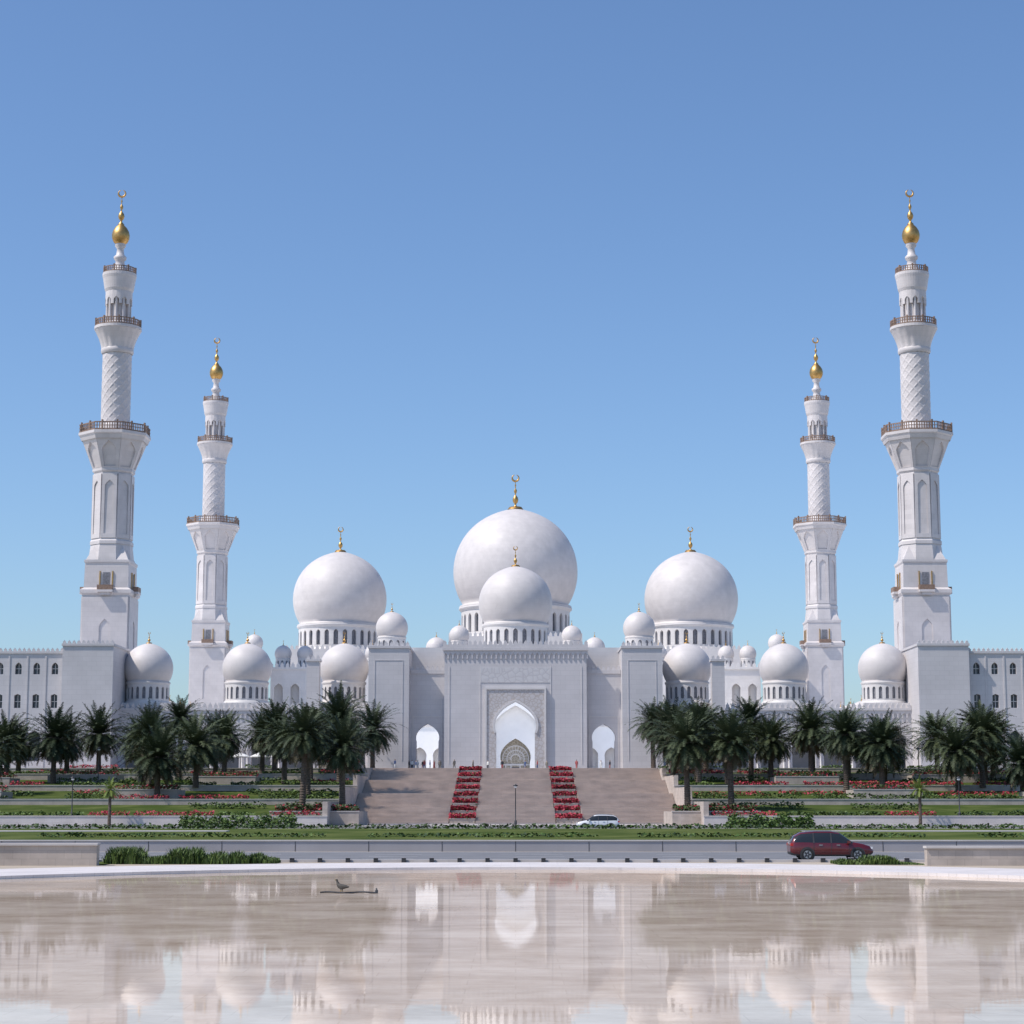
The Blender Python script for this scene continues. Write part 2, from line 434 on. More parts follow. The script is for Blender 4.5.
for i in range(13):
    a = pi*i/12; c, s_ = cos(a), sin(a)
    b.add([(1.2*c-.06*s_, 491.22, 14.2+1.2*s_+.06*c), (3.05*c-.06*s_, 491.22, 14.2+3.05*s_+.06*c), (3.05*c+.06*s_, 491.22, 14.2+3.05*s_-.06*c), (1.2*c+.06*s_, 491.22, 14.2+1.2*s_-.06*c)], [(0, 1, 2, 3)], M_WHITE)
# ornate doorway deep inside
b.box(-3.7, 3.7, 491.1, 491.3, 12.6, 13.0, M_WHITE)
for x in (-2.4, -1.1, 1.1, 2.4): b.box(x-.14, x+.14, 491.05, 491.3, PZ, 12.6, M_WHITE)
b.box(-.96, .96, 491.2, 491.3, PZ, 12.2, M_GLASS)
for sx in (-1, 1): b.box(sx*1.24, sx*2.26, 491.2, 491.3, PZ, 12.0, M_SCREEN)
b.box(-17, 17, 508, 542, 40.6, 45.6, M_WHITE)
merlons(b, -17, 17, 508, 45.6, M_WHITE, .8, .5, 1.2)
for sx in (-1, 1):
    b.box(sx*33.5, sx*59, 512, 538, 36.5, 42.6, M_WHITE)
    merlons(b, min(sx*33.5, sx*59), max(sx*33.5, sx*59), 512, 42.6, M_WHITE, .8, .5, 1.2)
b.obj("prayer_hall", mosque)
b = B()
dome(b, 0, 525, 63.9, 16.4, 45.6, 32, 9.2, 96)
for sx in (-1, 1):
    dome(b, sx*46.3, 525, 56.7, 12.3, 42.6, 28, 6.6, 80)
    for X, Y, Z, R, zd in ((19.6, 495, 41.6, 2.6, 36.5), (14.0, 497, 44.8, 2.5, 40.6), (57.4, 494, 40.0, 2.1, 36.5), (62.5, 478, 41.4, 2.1, 37.6),
                        (35.5, 496, 40.2, 2.1, 36.5), (27.5, 496, 40.2, 2.1, 36.5), (52, 494, 40.0, 2.0, 36.5)):
        dome(b, sx*X, Y, Z, R, zd, 10, 1.2, 28)
    b.box(sx*60.3, sx*65, 475.5, 488, PZ, 37.6, M_WHITE)
b.obj("great_domes", mosque)

# ------------------------------------------------------------------ minarets
def minaret(x, y):
    e = empty("minaret", (x, y, PZ))
    b = B()
    def sq(pr, n, m=M_MIN):
        b.lathe([(r/cos(pi/n), z-PZ) for r, z in pr], n, 0, 0, m, False, pi/n)
    sq([(4.45, PZ), (4.45, 12), (4.3, 12.3), (4.25, 40.8), (4.6, 41.2), (4.6, 41.8), (4.05, 42.2), (3.95, 46.6), (4.1, 46.9), (4.1, 47.3)], 4)
    vs = []
    for i in range(8):
        a = pi/8+i*pi/4
        cx_, cy_ = cos(a), sin(a); k = 3.9/max(abs(cx_), abs(cy_)); vs.append((cx_*k, cy_*k, 47.3-PZ))
    for i in range(8):
        a = pi/8+i*pi/4; vs.append((3.55/cos(pi/8)*cos(a), 3.55/cos(pi/8)*sin(a), 50.6-PZ))
    b.add(vs, [(i, (i+1) % 8, 8+(i+1) % 8, 8+i) for i in range(8)], M_MIN)
    for i in range(4):
        a = pi/4+i*pi/2; c, s = cos(a)*5.35, sin(a)*5.35
        p1 = (3.85*(1 if c > 0 else -1), 1.5*(1 if s > 0 else -1), 47.3-PZ); p2 = (1.5*(1 if c > 0 else -1), 3.85*(1 if s > 0 else -1), 47.3-PZ)
        p0 = (3.85*(1 if c > 0 else -1), 3.85*(1 if s > 0 else -1), 47.3-PZ); t = (2.5*(1 if c > 0 else -1), 2.5*(1 if s > 0 else -1), 50.2-PZ)
        b.add([p0, p1, p2, t], [(0, 1, 3), (0, 2, 3)], M_MIN)
    sq([(3.7, 50.3), (3.7, 50.9), (3.5, 51.2), (3.4, 63.6), (3.65, 63.9), (3.65, 64.4)], 8)
    for i in range(8):
        a = i*pi/4
        def mf(xx, yy, z, a=a, R=3.62):
            px = (R-yy); return (px*cos(a)-xx*sin(a), px*sin(a)+xx*cos(a), z-PZ)
        arch_wall(b, [(-1.36, 1.36, arch(0, .85, 52.2, 60.9, .85, .35, 0, 8))], 51.4, 63.3, .12, mf, M_MIN, back=False)
        def mf2(xx, yy, z, a=a):
            R = 3.66+(z-64.4)/5.8*2.1-yy; k = R/3.66
            return (R*cos(a)-xx*k*sin(a), R*sin(a)+xx*k*cos(a), z-PZ)
        arch_wall(b, [(-1.5, 1.5, arch(0, 1.05, 64.6, 67.4, 1.05, .7, 0, 8))], 64.4, 69.6, .3, mf2, M_MIN, back=False)
    sq([(3.4, 64.4), (5.2, 69.6)], 8)
    sq([(5.7, 69.5), (6.0, 70.3), (6.2, 70.5), (6.2, 71.0), (2.5, 71.05)], 8)
    for i in range(4):
        a = i*pi/2
        def mf(xx, yy, z, a=a, R=4.42):
            px = (R-yy); return (px*cos(a)-xx*sin(a), px*sin(a)+xx*cos(a), z-PZ)
        arch_wall(b, [(-4.1, 4.1, arch(0, 1.5, 14, 20.0, 1.4, .6, 0, 8))], 12.6, 24, .15, mf, M_MIN, back=False)
        arch_wall(b, [(-4.1, 4.1, arch(0, 1.0, 28.4, 35.0, 1.0, .5, 0, 8))], 25.2, 40.5, .15, mf, M_MIN, back=False)
        def bx(x0, x1, r0, r1, z0, z1, m):
            vs = []
            for z in (z0, z1):
                for xx, rr in ((x0, r0), (x1, r0), (x1, r1), (x0, r1)):
                    vs.append((rr*cos(a)-xx*sin(a), rr*sin(a)+xx*cos(a), z-PZ))
            b.add(vs, [(0, 3, 2, 1), (4, 5, 6, 7), (0, 1, 5, 4), (1, 2, 6, 5), (2, 3, 7, 6), (3, 0, 4, 7)], m)
        bx(-.6, .6, 3.98, 4.08, 42.2, 45.0, M_SCREEN)
        bx(-1.4, 1.4, 4.62, 5.35, 41.3, 41.7, M_MIN)
        bx(-.9, .9, 4.62, 5.0, 40.8, 41.3, M_MIN)
        bx(-1.4, 1.4, 5.25, 5.33, 41.7, 42.6, M_BRONZE)
        for q in (-1.4, 1.32): bx(q, q+.08, 4.3, 5.25, 41.7, 42.6, M_BRONZE)
        for q in (-1.25, 1.05): bx(q, q+.2, 4.0, 4.2, 42.2, 45.2, M_GOLD)
    seg, ns = 160, 130; vs = []; fs = []
    z0, z1 = 71.0, 86.8
    for j in range(ns+1):
        z = z0+(z1-z0)*j/ns
        for i in range(seg):
            a = 2*pi*i/seg
            r = 2.62+.08*max(max(0, cos(10*a+3.4*z))**4, max(0, cos(10*a-3.4*z))**4)
            vs.append((r*cos(a), r*sin(a), z-PZ))
    for j in range(ns):
        for i in range(seg):
            k = (i+1) % seg; fs.append((j*seg+i, j*seg+k, (j+1)*seg+k, (j+1)*seg+i))
    b.add(vs, fs, M_MIN, True)
    def rd(pr, n=40, m=M_MIN, sm=True): b.lathe([(r, z-PZ) for r, z in pr], n, 0, 0, m, sm)
    rd([(3.0, 71), (3.0, 72.6), (2.8, 72.9)])
    rd([(2.8, 86.3), (3.0, 86.6), (3.0, 87.2), (2.85, 87.4)])
    seg = 96; vs = []; fs = []; ns = 10
    for j in range(ns+1):
        t = j/ns; z = 87.2+t*3.6
        for i in range(seg):
            a = 2*pi*i/seg; r = 2.85+1.35*t**1.5+.12*abs(sin(8*a))*(1-t*.4)
            vs.append((r*cos(a), r*sin(a), z-PZ))
    for j in range(ns):
        for i in range(seg):
            k = (i+1) % seg; fs.append((j*seg+i, j*seg+k, (j+1)*seg+k, (j+1)*seg+i))
    b.add(vs, fs, M_MIN, True)
    rd([(4.2, 90.8), (4.35, 90.9), (4.35, 91.4), (2.2, 91.45)], sm=False)
    rd([(1.75, 91.4), (1.75, 98.2)])
    rd([(2.55, 91.4), (2.55, 92.2), (2.4, 92.3), (1.7, 92.35)], sm=False)
    for i in range(10):
        a = 2*pi*i/10+.3
        b.lathe([(.34, 92.2-PZ), (.27, 92.6-PZ), (.27, 96.6-PZ), (.4, 97.2-PZ)], 8, 2.1*cos(a), 2.1*sin(a), M_MIN)
    rdr = 2.5
    mfd = lambda xx, yy, z: ((rdr-yy)*cos(xx/rdr), (rdr-yy)*sin(xx/rdr), z-PZ)
    st = 2*pi*rdr/10
    arch_wall(b, [(i*st, (i+1)*st, arch((i+.5)*st, st*.32, 95.6, 96.3, st*.3, .2, 0, 8)) for i in range(10)], 95.6, 98.4, .4, mfd, M_MIN)
    rd([(2.5, 98.2), (2.7, 98.7), (3.0, 100.6), (3.15, 101.2), (3.15, 101.7), (1.2, 101.75)], sm=False)
    rd([(1.5, 101.7), (1.5, 102.6), (1.0, 103.0), (.8, 104.2), (1.15, 104.6), (1.2, 105.0), (.75, 105.5), (.62, 106.6), (1.0, 107.1), (.95, 107.6)])
    rd([(.9, 107.5), (1.3, 107.9), (1.6, 108.6), (1.66, 109.3), (1.5, 110.0), (1.1, 110.7), (.6, 111.2)], m=M_GOLD)
    b.obj("shaft", e)
    f = B(); finial(f, 0, 0, 111.1-PZ, 7.0, .6); f.obj("finial", e)
    r = B()
    def rail(R, z, h, n, fac):
        cosf = cos(pi/8) if fac else 1
        Rr = R/cosf; sg = 8 if fac else 40; ro = pi/8 if fac else 0
        for za, zb in ((z+h*.86, z+h), (z+.05, z+h*.18), (z+h*.48, z+h*.56)):
            r.lathe([(Rr-.1, za-PZ), (Rr, za-PZ), (Rr, zb-PZ), (Rr-.1, zb-PZ), (Rr-.1, za-PZ)], sg, 0, 0, M_BRONZE, False, ro)
        for i in range(n):
            a = 2*pi*(i+.5)/n
            if fac:
                aa = ((a+pi/8) % (pi/4))-pi/8
                rr = R/cos(aa)
            else: rr = R
            w = .08; big = (i % 6 == 0)
            if big: w = .15
            ca, sa = cos(a), sin(a); t = .07 if not big else .14
            vs = []
            for zz in (z, z+h*(1.2 if big else .95)):
                for du, dr in ((-w, -t-.03), (w, -t-.03), (w, t-.03), (-w, t-.03)):
                    vs.append(((rr-.05+dr)*ca-du*sa, (rr-.05+dr)*sa+du*ca, zz-PZ))
            r.add(vs, [(0, 3, 2, 1), (4, 5, 6, 7), (0, 1, 5, 4), (1, 2, 6, 5), (2, 3, 7, 6), (3, 0, 4, 7)], M_BRONZE)
    rail(6.1, 71.0, 1.55, 84, True)
    rail(4.25, 91.4, 1.3, 54, False)
    rail(3.05, 101.7, 1.1, 42, False)
    r.obj("railings", e)
    return e
m0 = minaret(-74.3, 365)
for x, y in ((74.4, 365), (-74.2, 486), (74.6, 486)):
    e = empty("minaret", (x, y, PZ))
    for c in m0.children:
        o = bpy.data.objects.new(c.name.split('.')[0], c.data); COL.objects.link(o); o.parent = e

# ------------------------------------------------------------------ ground, pool
EA, EB, EC = 34.5, 51.0, 52.0
def ell(k, n=160):
    return [((EA+k)*cos(2*pi*i/n), EC+(EB+k)*sin(2*pi*i/n)) for i in range(n)]
b = B(); pts = ell(0); b.add([(x, y, 0.0) for x, y in pts], [tuple(range(len(pts)))], None or M_RIM)
water = b.obj("water")
mw, nt, p = new_mat("shallow_pool_water"); N, L = nt.nodes, nt.links
geo = N.new("ShaderNodeNewGeometry")
mp = N.new("ShaderNodeMapping"); mp.inputs["Scale"].default_value = (.22, .30, 1); L.new(geo.outputs["Position"], mp.inputs[0])
n1 = N.new("ShaderNodeTexNoise"); n1.inputs["Scale"].default_value = 1; n1.inputs["Detail"].default_value = 9; n1.inputs["Roughness"].default_value = .7
L.new(mp.outputs[0], n1.inputs["Vector"])
cr = N.new("ShaderNodeValToRGB"); cr.color_ramp.elements[0].position = .33; cr.color_ramp.elements[1].position = .62
cr.color_ramp.elements[0].color = (.46, .36, .28, 1); cr.color_ramp.elements[1].color = (.70, .60, .51, 1)
L.new(n1.outputs["Fac"], cr.inputs[0])
br = N.new("ShaderNodeTexBrick"); br.inputs["Scale"].default_value = 1; br.inputs["Brick Width"].default_value = 1.8; br.inputs["Row Height"].default_value = .9
br.inputs["Mortar Size"].default_value = .015; br.inputs["Color1"].default_value = (1, 1, 1, 1); br.inputs["Color2"].default_value = (.93, .93, .93, 1); br.inputs["Mortar"].default_value = (.88, .87, .86, 1)
L.new(geo.outputs["Position"], br.inputs["Vector"])
mx = N.new("ShaderNodeMix"); mx.data_type = 'RGBA'; mx.blend_type = 'MULTIPLY'; mx.inputs[0].default_value = 1
L.new(cr.outputs[0], mx.inputs[6]); L.new(br.outputs["Color"], mx.inputs[7])
df = N.new("ShaderNodeBsdfDiffuse"); L.new(mx.outputs[2], df.inputs["Color"])
gl = N.new("ShaderNodeBsdfGlossy"); gl.inputs["Roughness"].default_value = .012; gl.inputs["Color"].default_value = (.98, .94, .90, 1)
n2 = N.new("ShaderNodeTexNoise"); n2.inputs["Scale"].default_value = 1.6; n2.inputs["Detail"].default_value = 5
L.new(geo.outputs["Position"], n2.inputs["Vector"])
bp = N.new("ShaderNodeBump"); bp.inputs["Strength"].default_value = 1; bp.inputs["Distance"].default_value = .0011
L.new(n2.outputs["Fac"], bp.inputs["Height"]); L.new(bp.outputs[0], gl.inputs["Normal"])
fr = N.new("ShaderNodeFresnel"); fr.inputs["IOR"].default_value = 1.33
ml = N.new("ShaderNodeMath"); ml.operation = 'MULTIPLY'; ml.inputs[1].default_value = .76; L.new(fr.outputs[0], ml.inputs[0])
ms = N.new("ShaderNodeMixShader"); L.new(ml.outputs[0], ms.inputs[0]); L.new(df.outputs[0], ms.inputs[1]); L.new(gl.outputs[0], ms.inputs[2])
L.new(ms.outputs[0], N["Material Output"].inputs["Surface"])
water.data.materials.clear(); water.data.materials.append(mw)

def ring(name, k0, k1, z, m, inner=None):
    b = B(); a, c = ell(k0), ell(k1); n = len(a)
    vs = [(x, y, z) for x, y in a]+[(x, y, z) for x, y in c]
    b.add(vs, [(i, (i+1) % n, n+(i+1) % n, n+i) for i in range(n)], m)
    if inner is not None:
        b.add([(x, y, inner) for x, y in a]+[(x, y, z) for x, y in a], [(i, (i+1) % n, n+(i+1) % n, n+i) for i in range(n)], m)
    return b.obj(name)
ring("pool_rim", 0, 8.5, .14, M_RIM, -.1)
b = B(); a = ell(7.5); n = len(a)
c = [(6000*cos(2*pi*i/n), EC+6000*sin(2*pi*i/n)) for i in range(n)]
b.add([(x, y, .10) for x, y in a]+[(x, y, .10) for x, y in c], [(i, (i+1) % n, n+(i+1) % n, n+i) for i in range(n)], M_SAND)
b.obj("ground")

def strip(name, x0, x1, y0, y1, z0, z1, m, nx=1):
    b = B(); b.quad((x0, y0, z0), (x1, y0, z0), (x1, y1, z1), (x0, y1, z1), m); return b.obj(name)
strip("road", -400, 400, 113.5, 137, .11, .11, M_ASPH)
b = B()
for yy in (114.4, 136.0): b.box(-400, 400, yy, yy+.15, .112, .116, M_LINE)
for yy in (119, 124.5, 130):
    for i in range(-30, 30): b.quad((i*9, yy, .115), (i*9+3, yy, .115), (i*9+3, yy+.15, .115), (i*9, yy+.15, .115), M_LINE)
b.obj("road_markings")
b = B(); b.box(-400, 400, 112.7, 113.2, .1, .24, M_PALE)
b.obj("kerb")
b = B()
for i in range(-60, 61):
    b.box(i*1.55-.12, i*1.55+.12, 112.45, 112.69, .10, .34, M_DARK); b.box(i*1.55-.14, i*1.55+.14, 112.43, 112.71, .34, .37, M_CONC)
b.obj("bollard_lights")
b = B(); b.box(-400, 400, 138, 138.5, .1, .80, M_CONC); b.box(-400, 400, 137.95, 138.55, .80, .88, M_PALE)
for i in range(-60, 61): b.box(i*5-.02, i*5+.02, 137.985, 138, .1, .8, M_DARK)
b.obj("road_wall")
b = B()
b.quad((-400, 138.5, .82), (400, 138.5, .82), (400, 180, 1.12), (-400, 180, 1.12), M_LAWN)
b.quad((-400, 180, 1.12), (400, 180, 1.12), (400, 205, .85), (-400, 205, .85), M_LAWN)
b.obj("lawn")
b = B()
for s in (-1, 1): b.box(s*24, s*400, 168, 170, .6, 1.12, M_PALE)
b.obj("garden_wall")
b = B()
b.quad((-400, 205, .5), (400, 205, .5), (400, 232, .5), (-400, 232, .5), M_ASPH)
b.obj("back_road")
b = B(); b.box(-400, 400, 204.7, 205, .3, .9, M_PALE); b.box(-400, -19, 231.5, 236, .3, .8, M_PAVE); b.box(19, 400, 231.5, 236, .3, .8, M_PAVE)
b.box(-19, 19, 231.5, 262, .3, .8, M_PAVE)
for s in (-1, 1): b.box(s*19, s*22, 236, 262, .3, .8, M_PAVE)
b.obj("pavement")

# terraces
TER = [(236, .8, 1.75, 3.2), (258, 3.2, 3.75, 5.1), (280, 5.1, 5.7, 6.9), (302, 6.9, 7.6, 8.3), (322, 8.3, 8.8, 8.8)]
def tz(x, y):
    if abs(x) < 22:
        return .8 if y < 262 else 8.8
    if y < 236: return .8
    for i in range(len(TER)-1, -1, -1):
        if y >= TER[i][0]:
            if i == len(TER)-1: return 8.8
            t = (y-TER[i][0])/(TER[i+1][0]-TER[i][0]); return TER[i][2]+t*(TER[i][3]-TER[i][2])
lw = B(); tw = B()
for s in (-1, 1):
    for i, (d, za, zb, zc) in enumerate(TER):
        m = M_PALE if i == 0 else M_BEIGE
        tw.box(s*22, s*260, d, d+.5, za-.6, zb+.12, m)
        tw.box(s*21.95, s*260, d-.06, d+.56, zb+.12, zb+.22, M_PALE)
        if i < 4:
            d2 = TER[i+1][0]
            lw.quad((s*22.6, d+.5, zb), (s*260, d+.5, zb), (s*260, d2, zc), (s*22.6, d2, zc), M_LAWN)
            tw.box(s*22, s*22.6, d+.5, d2, .3, zc+.4, M_BEIGE)
lw.obj("terrace_lawn"); tw.obj("terrace_wall")
b = B()
b.quad((-260, 322.5, PZ), (260, 322.5, PZ), (260, 357, PZ), (-260, 357, PZ), M_PAVE)
b.quad((-260, 357, PZ), (260, 357, PZ), (260, 700, PZ), (-260, 700, PZ), M_COURT)
b.quad((-22, 318, PZ), (22, 318, PZ), (22, 322.5, PZ), (-22, 322.5, PZ), M_PAVE)
b.obj("plaza")

b = B(); NS = 48; y = 262; z = .8; rise = 8.0/NS
for i in range(NS):
    z += rise
    run = .62 if (i+1) % 12 else 7.0
    if i == NS-1: run = 318-y
    for x0, x1 in ((-5.2, 5.2), (-21.95, -8.7), (8.7, 21.95)):
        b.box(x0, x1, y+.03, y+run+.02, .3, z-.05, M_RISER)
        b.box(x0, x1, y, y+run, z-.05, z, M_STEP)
    y += run
b.obj("stone_stairs")

# ------------------------------------------------------------------ foliage clumps
def cloud(b, x0, x1, y0, y1, z0, z1, n, size, mats, wts=None, lump=.35):
    for _ in range(n):
        x = random.uniform(x0, x1); y = random.uniform(y0, y1)
        h = 1-lump*(.5+.5*sin(x*1.9+y*.8)*cos(y*1.3-x*.5))-random.random()*.12
        t = random.random()**.5
        z = z0+(z1-z0)*h*t
        a = random.uniform(0, 2*pi); c = random.uniform(-.9, .9); s = size*random.uniform(.6, 1.3)
        ux, uy, uz = cos(a)*s, sin(a)*s, s*c*.4
        a2 = a+pi/2+random.uniform(-.5, .5); k = random.uniform(-.2, 1)
        vx, vy, vz = cos(a2)*s*.5, sin(a2)*s*.5, s*k*.8
        m = random.choices(mats, wts)[0] if wts else random.choice(mats)
        b.add([(x-ux*.5, y-uy*.5, z-uz*.5), (x+vx*.5, y+vy*.5, z+vz*.5), (x+ux*.5, y+uy*.5, z+uz*.5), (x-vx*.5, y-vy*.5, z-vz*.5)], [(0, 1, 2, 3)], m)

for s in (-1, 1):
    for i in range(8):
        yy = 262+i*7.0; zt = .8+(yy-262)/56*8.0
        e = B()
        xa, xb = (5.3, 8.6) if s > 0 else (-8.6, -5.3)
        e.box(xa, xb, yy+.9, yy+5.6, .3, zt+.58, M_BEIGE)
        e.box(xa-.05, xb+.05, yy+.84, yy+5.66, zt+.58, zt+.65, M_PALE)
        e.box(xa, xb, yy, yy+.9, .3, zt+.1, M_BEIGE)
        e.box(xa, xb, yy+5.6, yy+7.0, .3, zt+.15, M_BEIGE)
        cloud(e, xa-.05, xb+.05, yy+.78, yy+5.2, zt+.48, zt+1.42, 1500, .32, [M_FLOW, M_HEDGE], [6, 1], .3)
        e.obj("flower_planter")
for s in (-1, 1):
    e = B(); xa, xb = (18.6, 29.2) if s > 0 else (-29.2, -18.6)
    e.box(xa, xb, 240, 240.5, .5, 2.4, M_BEIGE); e.box(xa, xb, 253.5, 254, .5, 2.4, M_BEIGE)
    e.box(xa, xa+.5, 240.5, 253.5, .5, 2.4, M_BEIGE); e.box(xb-.5, xb, 240.5, 253.5, .5, 2.4, M_BEIGE)
    e.box(xa-.06, xb+.06, 239.94, 240.56, 2.4, 2.5, M_PALE)
    e.quad((xa+.5, 240.5, 2.3), (xb-.5, 240.5, 2.3), (xb-.5, 253.5, 2.3), (xa+.5, 253.5, 2.3), M_HEDGE)
    cloud(e, xa+.4, xb-.4, 240.7, 246, 2.3, 3.4, 1900, .38, [M_FLOW, M_HEDGE, M_PALMD], [1, 4, 1])
    e.obj("stone_planter")
hd = B(); fl = B()
for s in (-1, 1):
    for i, (d, za, zb, zc) in enumerate(TER):
        x = 23.0
        while x < 105:
            w = random.uniform(4, 11)
            r = random.random()
            xa, xb = (x, x+w) if s > 0 else (-x-w, -x)
            n = int(w*60)
            if i == 4: x += w+random.uniform(1, 4);
            if r < .42: cloud(hd, xa, xb, d+.7, d+2.6, zb, zb+random.uniform(.7, 1.3), n, .36, [M_HEDGE, M_HEDGEL], [4, 1])
            elif r < .68: cloud(fl, xa, xb, d+.3, d+2.2, zb, zb+.9, int(n*1.2), .30, [M_FLOW, M_HEDGE], [3, 1])
            elif r < .88: cloud(hd, xa, xb, d+.7, d+2.6, zb, zb+.8, n, .36, [M_HEDGEL, M_HEDGE], [3, 1])
            x += w+random.uniform(.3, 2.5)
        x = 24
        while i < 4 and x < 100:
            w = random.uniform(4, 12); d2 = (d+TER[i+1][0])/2+random.uniform(-2, 5)
            xa, xb = (x, x+w) if s > 0 else (-x-w, -x)
            r = random.random()
            if r < .55: cloud(hd, xa, xb, d2, d2+1.8, tz(50, d2)-.1, tz(50, d2)+1.0, int(w*50), .36, [M_HEDGE, M_HEDGEL], [3, 1])
            elif r < .78: cloud(fl, xa, xb, d2, d2+1.8, tz(50, d2)-.1, tz(50, d2)+.75, int(w*50), .30, [M_FLOW, M_HEDGE], [2, 1])
            x += w+random.uniform(1, 6)
hd.obj("hedge"); fl.obj("flower_bed")
for s in (-1, 1):
    for X, Y, W in ((24.5, 325, 7), (37, 290, 9), (44, 266, 9), (58, 296, 10), (71, 286, 8), (66, 262, 8)):
        e = B(); zb = tz(s*X, Y)
        xa, xb = (X, X+W) if s > 0 else (-X-W, -X)
        e.box(xa, xb, Y-3, Y+3, zb-.8, zb+.9, M_BEIGE); e.box(xa-.05, xb+.05, Y-3.05, Y-2.6, zb+.9, zb+1.0, M_PALE)
        cloud(e, xa, xb, Y-2.9, Y+1, zb+.8, zb+1.8, int(W*90), .36, [M_HEDGE, M_FLOW], [3, 1])
        e.obj("stone_planter")

hd = B()
cloud(hd, -75, 75, 200, 203.5, .8, 1.4, 7000, .34, [M_HEDGE, M_HEDGEL], [3, 1])
for xa, xb in ((-62, -38), (-35, -14), (-11, 6), (9, 30), (34, 62)):
    cloud(hd, xa, xb, 148, 150, .85, 1.25, int((xb-xa)*42), .26, [M_HEDGE, M_HEDGEL], [1, 1])
hd.obj("hedge")
for xa, xb in ((-35.5, -23.3), (22.5, 31.5)):
    e = B(); cloud(e, xa, xb, 212.5, 217, .3, 2.5, 4200, .34, [M_HEDGEL, M_HEDGE], [4, 1], .5); e.obj("shrub")
def grass(name, xa, xb, ya, yb, h, n):
    e = B()
    for _ in range(n):
        x = random.uniform(xa, xb); y = random.uniform(ya, yb); hh = h*random.uniform(.5, 1)*(.7+.3*sin(x*1.7+sin(x*4)))*min(1, .3+(xb-x)*.35); a = random.uniform(0, 2*pi)
        w = .035; lx, ly = cos(a)*hh*.35, sin(a)*hh*.35; px, py = -sin(a)*w, cos(a)*w
        m = M_HEDGEL if random.random() < .45 else M_HEDGE
        e.add([(x-px, y-py, .1), (x+px, y+py, .1), (x+lx*.4+px, y+ly*.4+py, .1+hh*.65), (x+lx*.4-px, y+ly*.4-py, .1+hh*.65), (x+lx, y+ly, .1+hh)], [(0, 1, 2, 3), (3, 2, 4)], m)
    return e.obj(name)
grass("ornamental_grass", -22.2, -13.0, 109, 112.2, 1.0, 7500)
grass("ornamental_grass", 17.2, 21.8, 108, 111, .55, 3500)
strip("grass_verge", -60, -21.8, 107.5, 112.4, .15, .15, M_LAWN)
b = B(); b.box(-60, -22, 106.5, 107.2, .0, 1.15, M_BEIGE); b.box(-60, -21.95, 106.4, 107.3, 1.15, 1.27, M_PALE); b.obj("garden_wall")
b = B(); b.box(21.6, 60, 106.5, 107.2, .0, 1.0, M_BEIGE); b.box(21.55, 60, 106.4, 107.3, 1.0, 1.12, M_PALE); b.obj("garden_wall")

# ------------------------------------------------------------------ palms
def crown_mesh(name, mats, nf=150, L0=4.8, seed=1):
    rnd = random.Random(seed); b = B()
    for k in range(nf):
        az = k*2.39996+rnd.uniform(-.2, .2); t = k/nf
        el = radians(82-138*t**.8+rnd.uniform(-8, 8)); L_ = L0*rnd.uniform(.78, 1.14)*(.78+.22*sin(pi*min(1, t+.25)))
        m = mats[0] if t < .88 else mats[1]
        ns = 10; px, pz = .15, 0.0; pts = []; e = el
        droop = rnd.uniform(.9, 1.5)
        for i in range(ns+1):
            pts.append((px, pz, e)); st = L_/ns; px += cos(e)*st; pz += sin(e)*st
            e -= droop*(.03+.16*(i/ns))*max(.25, cos(e))
        ca, sa = cos(az), sin(az)
        W = lambda r, s_, z: (r*ca-s_*sa, r*sa+s_*ca, z)
        for i in range(ns):
            w = .06*(1-i/ns)+.012
            a, c = pts[i], pts[i+1]
            b.add([W(a[0], -w, a[1]), W(a[0], w, a[1]), W(c[0], w, c[1]), W(c[0], -w, c[1])], [(0, 1, 2, 3)], m)
        nl = 24
        for j in range(nl):
            u = .12+.88*j/nl; q = u*ns; i = min(ns-1, int(q)); f = q-i
            r = pts[i][0]+(pts[i+1][0]-pts[i][0])*f; z = pts[i][1]+(pts[i+1][1]-pts[i][1])*f; e = pts[i][2]
            ll = .72*(sin(pi*min(1, u*.88+.12))**.6)*rnd.uniform(.8, 1.1)
            for sd in (-1, 1):
                sw = rnd.uniform(.45, .75); up = rnd.uniform(-.1, .4)
                dx = ll*sw*cos(e)-up*ll*sin(e); dz = ll*sw*sin(e)+up*ll*cos(e)-.1; ds = sd*ll*.8
                w = .062
                p0 = W(r-cos(e)*w, 0, z-sin(e)*w); p1 = W(r+cos(e)*w, 0, z+sin(e)*w); p2 = W(r+dx, ds, z+dz)
                pm = W(r+dx*.5+cos(e)*w, ds*.5, z+dz*.5+sin(e)*w)
                b.add([p0, p1, pm, p2], [(0, 1, 2, 3)], m)
    b.lathe([(.22, -1.5), (.5, -1.0), (.6, -.3), (.35, .15), (.05, .35)], 12, 0, 0, M_BARK)
    me = b.obj(name); d = me.data; bpy.data.objects.remove(me); return d
CR = [crown_mesh("crown", [M_PALM, M_PALMD], seed=i) for i in range(5)]
CRY = crown_mesh("crown", [M_YOUNG, M_YOUNG], 40, 4.0, 11)
def trunk_mesh():
    b = B(); seg = 14; vs = []; fs = []; n = 60
    for j in range(n+1):
        t = j/n; r = .32+.10*(1-t)**3+.05*((j % 2))
        for i in range(seg):
            a = 2*pi*i/seg+(j % 2)*pi/seg; vs.append((r*cos(a), r*sin(a), t))
    for j in range(n):
        for i in range(seg):
            k = (i+1) % seg; fs.append((j*seg+i, j*seg+k, (j+1)*seg+k, (j+1)*seg+i))
    b.add(vs, fs, M_BARK); me = b.obj("trunk"); d = me.data; bpy.data.objects.remove(me); return d
TR = trunk_mesh()
cnt = [0]
